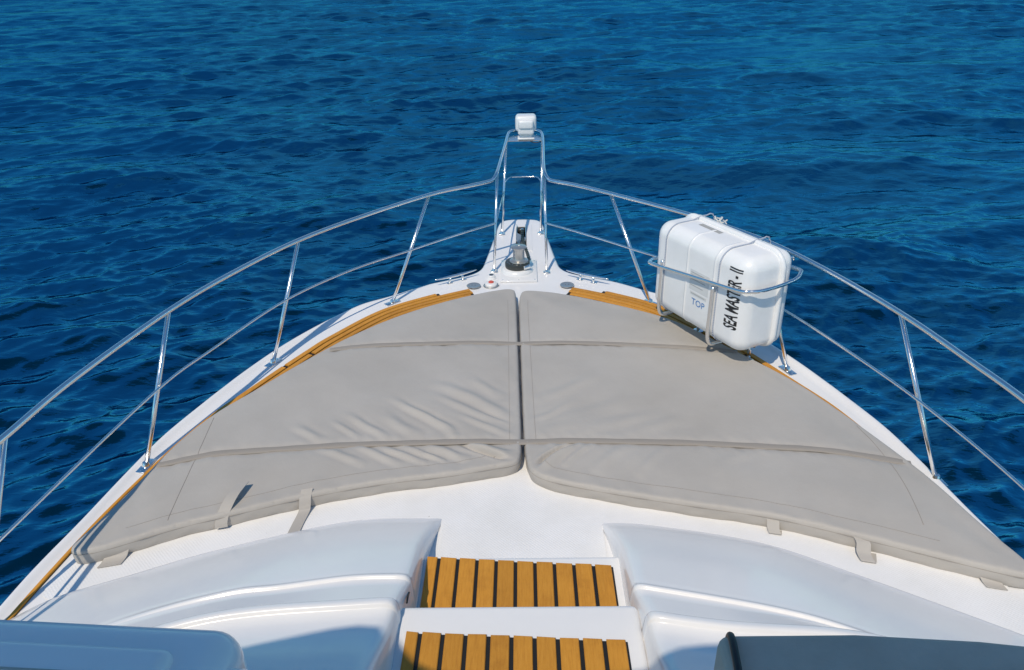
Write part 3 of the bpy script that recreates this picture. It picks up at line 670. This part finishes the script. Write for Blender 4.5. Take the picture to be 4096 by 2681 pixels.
tube('mid_rail', catmull(z3(MID_L, MZ), 10), .0072, M_steel, rail, 10); tube('mid_rail', catmull(z3(MID_R, MZ), 10), .0072, M_steel, rail, 10)
tube('mid_rail', catmull([(-.150, 7.04, .365), (-.149, 7.19, .37), (-.141, 7.31, .375), (-.102, 7.412, .385), (-.041, 7.438, .385), (.103, 7.438, .385), (.170, 7.412, .385), (.200, 7.31, .375), (.203, 7.19, .37), (.201, 7.04, .365)], 8), .006, M_steel, rail, 10)
tube('mid_rail', [(-.150, 7.04, .365), (-.204, 6.10, .37)], .0072, M_steel, rail, 8); tube('mid_rail', [(.201, 7.04, .365), (.212, 6.09, .37)], .0072, M_steel, rail, 8)
STAN = [((-.222, 5.955), (-.183, 6.267, .762)), ((.217, 5.915), (.207, 6.267, .762)), ((-.176, 6.86), (-.122, 7.226, .809)), ((.189, 6.86), (.216, 7.226, .809)),
        ((-.991, 5.366), (-.702, 5.809, RZ)), ((-1.653, 4.443), (-1.476, 4.835, RZ)), ((-2.022, 3.328), (-1.914, 3.767, RZ)), ((-2.19, 2.18), (-2.108, 2.581, RZ)),
        ((.985, 5.295), (.702, 5.756, RZ)), ((1.698, 4.253), (1.578, 4.692, RZ)), ((2.108, 3.143), (1.978, 3.602, RZ)), ((2.20, 2.0), (2.147, 2.423, RZ))]
for b, t in STAN:
    b = V(b[0], b[1], .0); t = V(*t); big = abs(b[0]) > .5
    st = tube('stanchion', [b+V(0, 0, .004), b+(t-b)*.5, t], .0132 if big else .0115, M_steel, rail, 14)
    # base plate turned along the deck edge
    j = np.argmin(np.linalg.norm(EDGE-b[:2], axis=1)); ang = math.atan2(-EN[j][0], EN[j][1]) if big else 0
    zt = .002 + (.012 if False else 0)
    rbox('base_plate', (b[0], b[1], .0055), (.125 if big else .058, .052, .007), .003, M_steel, st, 2, ang)
    lathe('collar', [(.021, .0), (.021, .006), (.016, .016), (.0135, .022)], (b[0], b[1], .008), M_steel, st, 20)
    for sx in (-1, 1):
        off = Matrix.Rotation(ang, 3, 'Z') @ Vector(((.046 if big else .021)*sx, 0, 0))
        lathe('screw', [(.0055, 0), (.0045, .0018), (.001, .0024)], (b[0]+off.x, b[1]+off.y, .009), M_steel, st, 10)
mesh('lamp_plate', *(lambda v: ([(x, y, z+d) for d in (0, .005) for x, y, z in v], [(0, 1, 2, 3)[::-1], (4, 5, 6, 7), (0, 1, 5, 4), (1, 2, 6, 5), (2, 3, 7, 6), (3, 0, 4, 7)]))([(-.116, 7.215, .788), (.217, 7.215, .788), (.214, 7.373, .799), (-.105, 7.373, .799)]), M_steel, rail, False)

# ------------------------------------------------------------------ searchlight
def build_lamp():
    cx, cy, z0 = .064, 7.285, .799
    t = thing('searchlight', (cx, cy, z0), 'white remote searchlight standing on the pulpit plate', 'searchlight')
    rbox('base_flange', (cx, cy, z0+.009), (.158, .135, .018), .008, M_white, t, 4)
    rbox('pedestal', (cx, cy, z0+.032), (.112, .10, .04), .014, M_white, t, 4)
    rbox('swivel_housing', (cx, cy-.012, z0+.088), (.150, .14, .085), .02, M_white, t, 5)
    hd = rbox('lamp_head', (cx, cy+.04, z0+.138), (.198, .155, .146), .034, M_white, t, 6)
    rbox('rear_cap', (cx, cy-.05, z0+.140), (.144, .09, .085), .024, M_white, t, 5)
    rbox('lens', (cx, cy+.12, z0+.138), (.16, .008, .10), .003, M_lens, hd, 2)
    tube('cable', catmull([(cx+.03, 7.25, .787), (cx+.06, 7.225, .775), (cx+.10, 7.215, .772), (.20, 7.22, .782), (.214, 7.225, .76)], 6), .004, M_black, t, 8)
build_lamp()

# ------------------------------------------------------------------ windlass, anchor, chain
def build_windlass():
    cx, cy = -.018, 5.935
    t = thing('windlass', (cx, cy, 0), 'steel anchor windlass with capstan drum on a white square plate', 'windlass')
    rbox('mounting_plate', (-.015, 5.945, .009), (.30, .45, .016), .003, M_white, t, 2)
    for x in (-.145, -.015, .115):
        for y in (5.745, 6.145): lathe('screw', [(.005, 0), (.004, .002), (.001, .0026)], (x, y, .017), M_steel, t, 8)
    lathe('base_ring', [(.135, .0), (.132, .012), (.120, .024), (.112, .03), (.09, .032)], (cx-.012, cy+.005, .017), M_white, t, 48)
    lathe('gypsy_housing', [(.100, 0), (.104, .012), (.103, .042), (.097, .052), (.07, .055)], (cx-.008, cy+.01, .047), M_gyp, t, 48)
    rbox('chain_stripper', (cx+.065, cy-.055, .072), (.07, .05, .032), .012, M_steel, t, 4, R(35))
    lathe('gypsy_flange', [(.074, .0), (.078, .004), (.077, .010), (.06, .017), (.05, .02)], (cx+.004, cy, .101), M_satin, t, 48)
    lathe('capstan_drum', [(.058, 0), (.050, .006), (.0475, .015), (.047, .055), (.0475, .088), (.050, .098), (.055, .102)], (cx+.004, cy, .118), M_satin, t, 48)
    lathe('drum_cap', [(.060, 0), (.0655, .003), (.0655, .009), (.060, .013), (.018, .015), (.016, .012), (.010, .012)], (cx+.004, cy, .220), M_satin, t, 48)
    for k in range(7):
        a = R(200+k*22); lathe('rivet', [(.004, 0), (.003, .002), (.0008, .003)], (cx-.008+.088*math.cos(a), cy+.01+.088*math.sin(a), .099), M_steel, t, 8)
build_windlass()
def link_geo(c, d, upv, L=.021, wd=.0115, r=.0044):
    d = V(*d); d = d/np.linalg.norm(d); u = np.cross(d, V(*upv)); u /= np.linalg.norm(u)+1e-9; P = []
    for k in range(14):
        t = 2*math.pi*k/14; a, b = math.cos(t), math.sin(t); P.append(c+d*(L*np.sign(a)*abs(a)**.8)+u*(wd*np.sign(b)*abs(b)**.8))
    return tube_geo(P, r, 6, True)
def build_anchor():
    t = thing('anchor', (0, 6.75, -.1), 'weathered galvanised anchor stowed in the bow roller slot', 'anchor')
    from_bm('shank', rbox_bm((.022, .62, .05), .008, 3, Matrix.Translation((.0, 6.80, -.035)) @ Matrix.Rotation(R(-5), 4, 'X')), M_dsteel, t)
    # fluke plates seen in the slot and under the platform tip
    vs = [(-.036, 6.60, .02), (.03, 6.53, -.02), (.046, 6.72, .016), (-.034, 6.82, .03), (0, 6.66, -.09)]
    mesh('fluke', vs, [(0, 1, 2, 3), (0, 4, 1), (1, 4, 2), (2, 4, 3), (3, 4, 0)], M_satin, t, False)
    lathe('shackle', [(.012, -.012), (.016, 0), (.012, .012)], (.015, 6.95, .01), M_steel, t, 16)
    rl = tube_geo([(-.04, 7.02, -.02), (.05, 7.02, -.02)], .028, 20); mesh('roller', *rl, M_gyp, t)
    for sx in (-.036, .047): from_bm('roller_cheek', rbox_bm((.005, .42, .05), .002, 2, Matrix.Translation((sx, 6.86, .0))), M_steel, t)
    P = catmull([(.072, 5.98, .085), (.066, 6.10, .075), (.05, 6.28, .06), (.035, 6.45, .045), (.022, 6.62, .028), (.016, 6.80, .02), (.016, 6.93, .018)], 30)
    P = resample(P, .0285); parts = []
    for i in range(len(P)-1):
        parts.append(link_geo((P[i]+P[i+1])/2, P[i+1]-P[i], (0, 0, 1) if i % 2 else (1, 0, .2)))
    o = mesh('anchor_chain', *join_geo(parts), M_dsteel); tag(o, 'galvanised chain running from the windlass to the anchor slot', 'chain')
build_anchor()

# ------------------------------------------------------------------ cleats and deck fittings
def build_cleat(c, ang, label):
    t = thing('deck_cleat', (c[0], c[1], 0), label, 'cleat', 'bow cleats'); ca, sa = math.cos(ang), math.sin(ang)
    def q(u, v, z): return V(c[0]+u*ca-v*sa, c[1]+u*sa+v*ca, z)
    us = np.linspace(-.19, .19, 21); tube('horn', [q(u, 0, .054+.006*(abs(u)/.19)**2) for u in us], [.0115-.0075*(abs(u)/.19)**1.6 for u in us], M_steel, t, 12)
    for s in (-1, 1):
        tube('post', [q(s*.062, 0, .004), q(s*.058, 0, .028), q(s*.052, 0, .05)], [.015, .0095, .010], M_steel, t, 12)
        from_bm('foot', rbox_bm((.05, .034, .007), .003, 2, Matrix.Translation(Vector(q(s*.064, 0, .0045))) @ Matrix.Rotation(ang, 4, 'Z')), M_steel, t)
build_cleat((-.525, 5.765), math.atan2(.20, .32), 'stainless mooring cleat on the white deck left of the windlass')
build_cleat((.535, 5.725), math.atan2(-.18, .30), 'stainless mooring cleat on the white deck right of the windlass')
def filler(c, label):
    t = thing('deck_filler_cap', (c[0], c[1], .012), label, 'filler cap', 'deck filler caps')
    lathe('cap', [(.056, 0), (.056, .004), (.052, .0065), (.048, .0055), (.02, .006), (.002, .006)], (c[0], c[1], .0125), M_satin, t, 40)
    for a in (-1, 1): rbox('key_slot', (c[0]+.012*a, c[1], .0188), (.009, .004, .0012), .0004, M_gyp, t, 1)
filler((-.378, 5.645), 'round steel filler cap at the tip of the left teak strip'); filler((.37, 5.63), 'round steel filler cap at the tip of the right teak strip')
t = thing('foot_switch', (-.238, 5.665, 0), 'round deck switch with red button in a steel ring', 'deck switch')
lathe('steel_ring', [(.064, 0), (.064, .006), (.058, .011), (.050, .010)], (-.238, 5.665, 0), M_satin, t, 40)
lathe('housing', [(.050, 0), (.049, .014), (.042, .022), (.030, .025), (.022, .024)], (-.238, 5.665, .006), M_white, t, 36)
lathe('button', [(.022, 0), (.021, .006), (.014, .011), (.003, .013)], (-.238, 5.67, .03), M_red, t, 28)
t = thing('deck_socket', (-.241, 5.82, 0), 'small white raised deck socket with dark centre', 'deck socket')
lathe('collar', [(.040, 0), (.039, .008), (.032, .012), (.030, .026), (.026, .030), (.019, .030), (.018, .022)], (-.241, 5.82, 0), M_white, t, 36)
lathe('opening_rim', [(.021, 0), (.021, .003), (.017, .004), (.0165, .001)], (-.241, 5.82, .029), M_steel, t, 28)
lathe('opening', [(.0165, 0), (.016, .002)], (-.241, 5.82, .0295), M_gyp, t, 24)

# ------------------------------------------------------------------ life raft in its cradle
RT = V(.469, -.883, 0); RN = V(.883, .469, 0); RC = V(1.282, 4.575, .50); RL, RW, RH = .91, .39, .63
RM = Matrix(((RT[0], RN[0], 0, RC[0]), (RT[1], RN[1], 0, RC[1]), (0, 0, 1, RC[2]), (0, 0, 0, 1)))
def rl(u, v, z): return RC+RT*u+RN*v+V(0, 0, z)
def build_raft():
    t = thing('life_raft_canister', (RC[0], RC[1], RC[2]-RH/2), 'white life raft canister strapped in a steel cradle on the right rail', 'life raft')
    def shell(depth, l, h, r, v0, s, name):
        # half shell: rounded box pushed against the parting plane, with a little draft
        bm = rbox_bm((l, 2*depth, h), r, 8)
        for v in bm.verts:
            k = abs(v.co.y)/depth; f = 1-.045*k*k; v.co.x *= f; v.co.z *= f
        bmesh.ops.bisect_plane(bm, geom=list(bm.verts)+list(bm.edges)+list(bm.faces), plane_co=(0, 0, 0), plane_no=(0, -s, 0), clear_outer=True)
        bmesh.ops.transform(bm, matrix=RM @ Matrix.Translation((0, v0, 0)), verts=bm.verts)
        return from_bm(name, bm, M_raft, t, True, 60)
    vp = .07
    a = shell(.258, RL, RH, .088, vp-.01, -1, 'lower_shell'); b = shell(.115, RL*.985, RH*.985, .075, vp+.01, 1, 'upper_shell')
    # flange: rounded plate between the halves
    c = []
    for cx, cz, a0 in ((1, 1, 0), (-1, 1, 90), (-1, -1, 180), (1, -1, 270)):
        for k in range(9):
            q = R(a0+k*11.25); c.append((cx*(RL/2+.016-.12)+.12*math.cos(q), cz*(RH/2+.014-.12)+.12*math.sin(q)))
    n = len(c); prof = ((vp-.016, -.012), (vp-.012, -.002), (vp-.004, .0), (vp+.004, 0), (vp+.012, -.002), (vp+.016, -.012)); vs = []
    for v, d in prof:
        for x, z in c: vs.append(rl(x*(1+d/.4), v, z*(1+d/.28)))
    fs = [(i*n+j, i*n+(j+1) % n, (i+1)*n+(j+1) % n, (i+1)*n+j) for i in range(5) for j in range(n)]+[tuple(range(n))[::-1], tuple(range(5*n, 6*n))]
    mesh('flange', vs, fs, M_raft, t)
    bv = BVHTree.FromPolygons([v.co.copy() for v in a.data.vertices], [tuple(p.vertices) for p in a.data.polygons])
    def hitin(u, z, dirv=None, src=None):
        o = Vector(rl(u, -1, z)) if src is None else src; d = Vector(RN) if dirv is None else dirv
        h = bv.ray_cast(o, d); return h
    # moulded ribs: two narrow raised bands across the face and the top
    def band(u, wd, h, name, mt, z0=-RH/2+.02, z1=None):
        pts = []
        for k in range(40):
            q = R(-80+k*(170/39)); d = Vector(RT*0+RN*math.cos(q)*-1+V(0, 0, math.sin(q))); o = Vector(rl(u, vp-.06, 0)); h_ = bv.ray_cast(o+d*1.0, -d)
            if h_[0] is not None: pts.append((np.array(h_[0]), np.array(h_[1])))
        vs = []; fs = []
        for p, nn in pts:
            for s_, hh in ((-1, -.002), (-.7, h), (.7, h), (1, -.002)): vs.append(p+RT*wd*s_+nn*hh)
        for i in range(len(pts)-1):
            for j in range(3): fs.append((i*4+j, i*4+j+1, (i+1)*4+j+1, (i+1)*4+j))
        return mesh(name, vs, fs, mt, t), pts
    band(-.08, .009, .0035, 'rib', M_raft); band(.17, .009, .0035, 'rib', M_raft)
    for u in (-.30, .215):
        _, pts = band(u, .008, .001, 'strap_seat', M_raft)
        P = [p+nn*.005 for p, nn in pts]
        top = [rl(u, v, RH/2+.012-.03*abs(v-vp)**2) for v in (vp, vp+.05, vp+.10)]+[rl(u, vp+.135, RH/2-.10), rl(u, vp+.14, 0), rl(u, vp+.13, -RH/2+.1), rl(u, vp, -RH/2-.012)]
        tube('lashing_rope', catmull(np.vstack([P, top]), 2), .0045, M_rope, t, 8)
    # stickers and writing on the inboard face
    def decal(pts_uz, name, mt, off=.0012):
        me_v = []
        for u, z in pts_uz:
            h = hitin(u, z); me_v.append(np.array(h[0])+np.array(h[1])*off)
        return me_v
    def patch(u0, u1, z0, z1, mt, name, off=.001, nx=8, nz=6):
        g = [(u0+(u1-u0)*i/nx, z0+(z1-z0)*j/nz) for j in range(nz+1) for i in range(nx+1)]
        v = decal(g, name, mt, off); f = [(j*(nx+1)+i, j*(nx+1)+i+1, (j+1)*(nx+1)+i+1, (j+1)*(nx+1)+i) for j in range(nz) for i in range(nx)]
        return mesh(name, v, f, mt, t)
    patch(-.045, .135, -.03, .105, M_label, 'instruction_label', .0012); patch(-.03, .125, -.062, -.042, M_label, 'serial_label', .0016)
    def text(body, size, xs, mt, uz0, ang, bold=0, name='lettering', shear=0):
        cu = bpy.data.curves.new(name, 'FONT'); cu.body = body; cu.size = size; cu.offset = bold; cu.resolution_u = 3; cu.shear = shear
        ob = bpy.data.objects.new(name, cu); COL.objects.link(ob); dg = bpy.context.evaluated_depsgraph_get(); dg.update()
        me = bpy.data.meshes.new_from_object(ob.evaluated_get(dg)); bpy.data.objects.remove(ob)
        bm = bmesh.new(); bm.from_mesh(me); bmesh.ops.triangulate(bm, faces=bm.faces)
        for _ in range(2):
            bmesh.ops.subdivide_edges(bm, edges=[e for e in bm.edges if e.calc_length() > .012], cuts=1); bmesh.ops.triangulate(bm, faces=bm.faces)
        ca, sa = math.cos(ang), math.sin(ang); bad = []
        for v in bm.verts:
            x, y = v.co.x*xs, v.co.y; u = uz0[0]+x*ca-y*sa; z = uz0[1]+x*sa+y*ca
            h = hitin(u, z)
            if h[0] is None: bad.append(v)
            else: v.co = h[0]+h[1]*.0016
        bmesh.ops.delete(bm, geom=bad, context='VERTS')
        o = from_bm(name, bm, mt, t, False); return o
    text('TOP', .062, 1.05, M_blue, (-.01, -.125), 0)
    text('SEA MASTER - II', .135, .425, M_ink, (.392, -.15), R(90), .0030)
    for k, (w_, z_) in enumerate(((.13, .085), (.15, .07), (.11, .055), (.14, .04), (.12, .0))): patch(-.035, -.035+w_, z_, z_+.004, M_grey, 'fine_print', .002, 6, 1)
    patch(-.02, .11, -.054, -.050, M_grey, 'fine_print', .0024, 6, 1)
    # faded grey sticker on top near the flange
    vs = []
    for j in range(3):
        for i in range(9):
            u = -.22+.20*i/8; v = -.015+.035*j/2; h = bv.ray_cast(Vector(rl(u, v, 1)), Vector((0, 0, -1))); vs.append(np.array(h[0])+V(0, 0, .0012))
    mesh('faded_sticker', vs, [(j*9+i, j*9+i+1, (j+1)*9+i+1, (j+1)*9+i) for j in range(2) for i in range(8)], M_grey, t, False)
    # cradle
    c = thing('life_raft_cradle', (RC[0], RC[1], 0), 'polished steel tube cradle holding the white life raft on its legs', 'cradle')
    ri = -.218; ro = .185; e0, e1 = -RL/2-.045, RL/2+.032; zz = .07
    loop = [(e0+.03, ro+.03, zz+.03), (e0-.005, ro-.06, zz+.01), (e0-.01, ri+.13, zz), (e0+.02, ri+.04, zz), (e0+.10, ri, zz), (0, ri, zz), (e1-.10, ri, zz), (e1-.02, ri+.04, zz), (e1+.01, ri+.13, zz), (e1+.005, ro-.06, zz+.01), (e1-.03, ro+.03, zz+.03), (e1-.10, ro+.06, zz+.04), (0, ro+.065, zz+.04), (e0+.10, ro+.06, zz+.04)]
    loop = [(u, v, z+.07*(u/e1)) for u, v, z in loop]
    tube('hoop', catmull([rl(*p) for p in loop], 8, True), .0125, M_steel, c, 14, True)
    for u in (-.31, .19):
        P = [rl(u, ri+.004, zz), rl(u, ri, -.10), rl(u, ri, -RH/2+.06), rl(u, ri+.02, -RH/2-.005), rl(u, ri+.07, -RH/2-.022), rl(u, 0, -RH/2-.022), rl(u, ro, -RH/2-.022)]
        tube('support_bar', catmull(P, 8), .0125, M_steel, c, 14)
        tube('leg', [rl(u+.09, .06, -RH/2-.02), rl(u+.09, .075, -RC[2]+.012)], .0135, M_steel, c, 14)
        b = rl(u+.09, .075, 0); lathe('foot_plate', [(.035, 0), (.035, .005), (.018, .012)], (b[0], b[1], .012), M_steel, c, 24)
    tube('cross_bar', [rl(-.33, .06, -RH/2-.034), rl(.33, .06, -RH/2-.034)], .0125, M_steel, c, 12)
    for u in (-.02, .18, .36):
        P = [rl(u, ro+.02, .10), rl(u, ro+.022, .17), rl(u, ro+.03, .222), rl(u, ro+.05, .232), rl(u, ro+.068, .21)]
        tube('rail_hook', catmull(P, 6), .0075, M_steel, c, 10)
    # cord tied round the rail at the bow end of the raft
    k = thing('knotted_cord', tuple(rl(-.25, .19, .28)), 'pale cord knotted between the life raft top and the rail', 'cord')
    rnd = random.Random(3)
    for q in range(2):
        ctr = rl(-.23+.03*q, .16+.015*q, .315-.01*q); P = []
        for i in range(14):
            a = 2*math.pi*i/14; P.append(ctr+RT*.022*math.cos(a)*(1+.3*rnd.random())+RN*.022*math.sin(a)+V(0, 0, .008*math.sin(2*a+q)+.005*rnd.random()))
        tube('loop', catmull(P, 4, True), .005, M_cord, k, 8, True)
    tube('loose_end', catmull([rl(-.20, .175, .31), rl(-.16, .15, .318), rl(-.12, .13, .318)], 6), .004, M_cord, k, 8)
build_raft()

# ------------------------------------------------------------------ helm seat under its cover
def build_seat():
    t = thing('covered_seat', (1.0, .7, .9), 'grey canvas covered seat with black edge tube at the bottom right', 'seat')
    bm = rbox_bm((1.30, .66, .46), .03, 5, Matrix.Translation((1.072, .812, .985)))
    bmesh.ops.subdivide_edges(bm, edges=list(bm.edges), cuts=4, use_grid_fill=True)
    for v in bm.verts:
        x, y, z = v.co
        if z > 1.0: v.co.z += .010*math.sin(x*9+1)*math.sin(y*7)+.004*math.sin(x*21)-.02*max(0, x-.9)
        v.co.y += .005*math.sin(x*8+z*5)-.075*max(0, x-.5)
    from_bm('cover', bm, M_cover, t)
    tube('edge_tube', catmull([(.452, 1.139, 1.10), (.450, 1.137, 1.175), (.447, 1.112, 1.213), (.436, 1.0, 1.221), (.425, .85, 1.221), (.41, .55, 1.22)], 8), .008, M_black, t, 12)
build_seat()
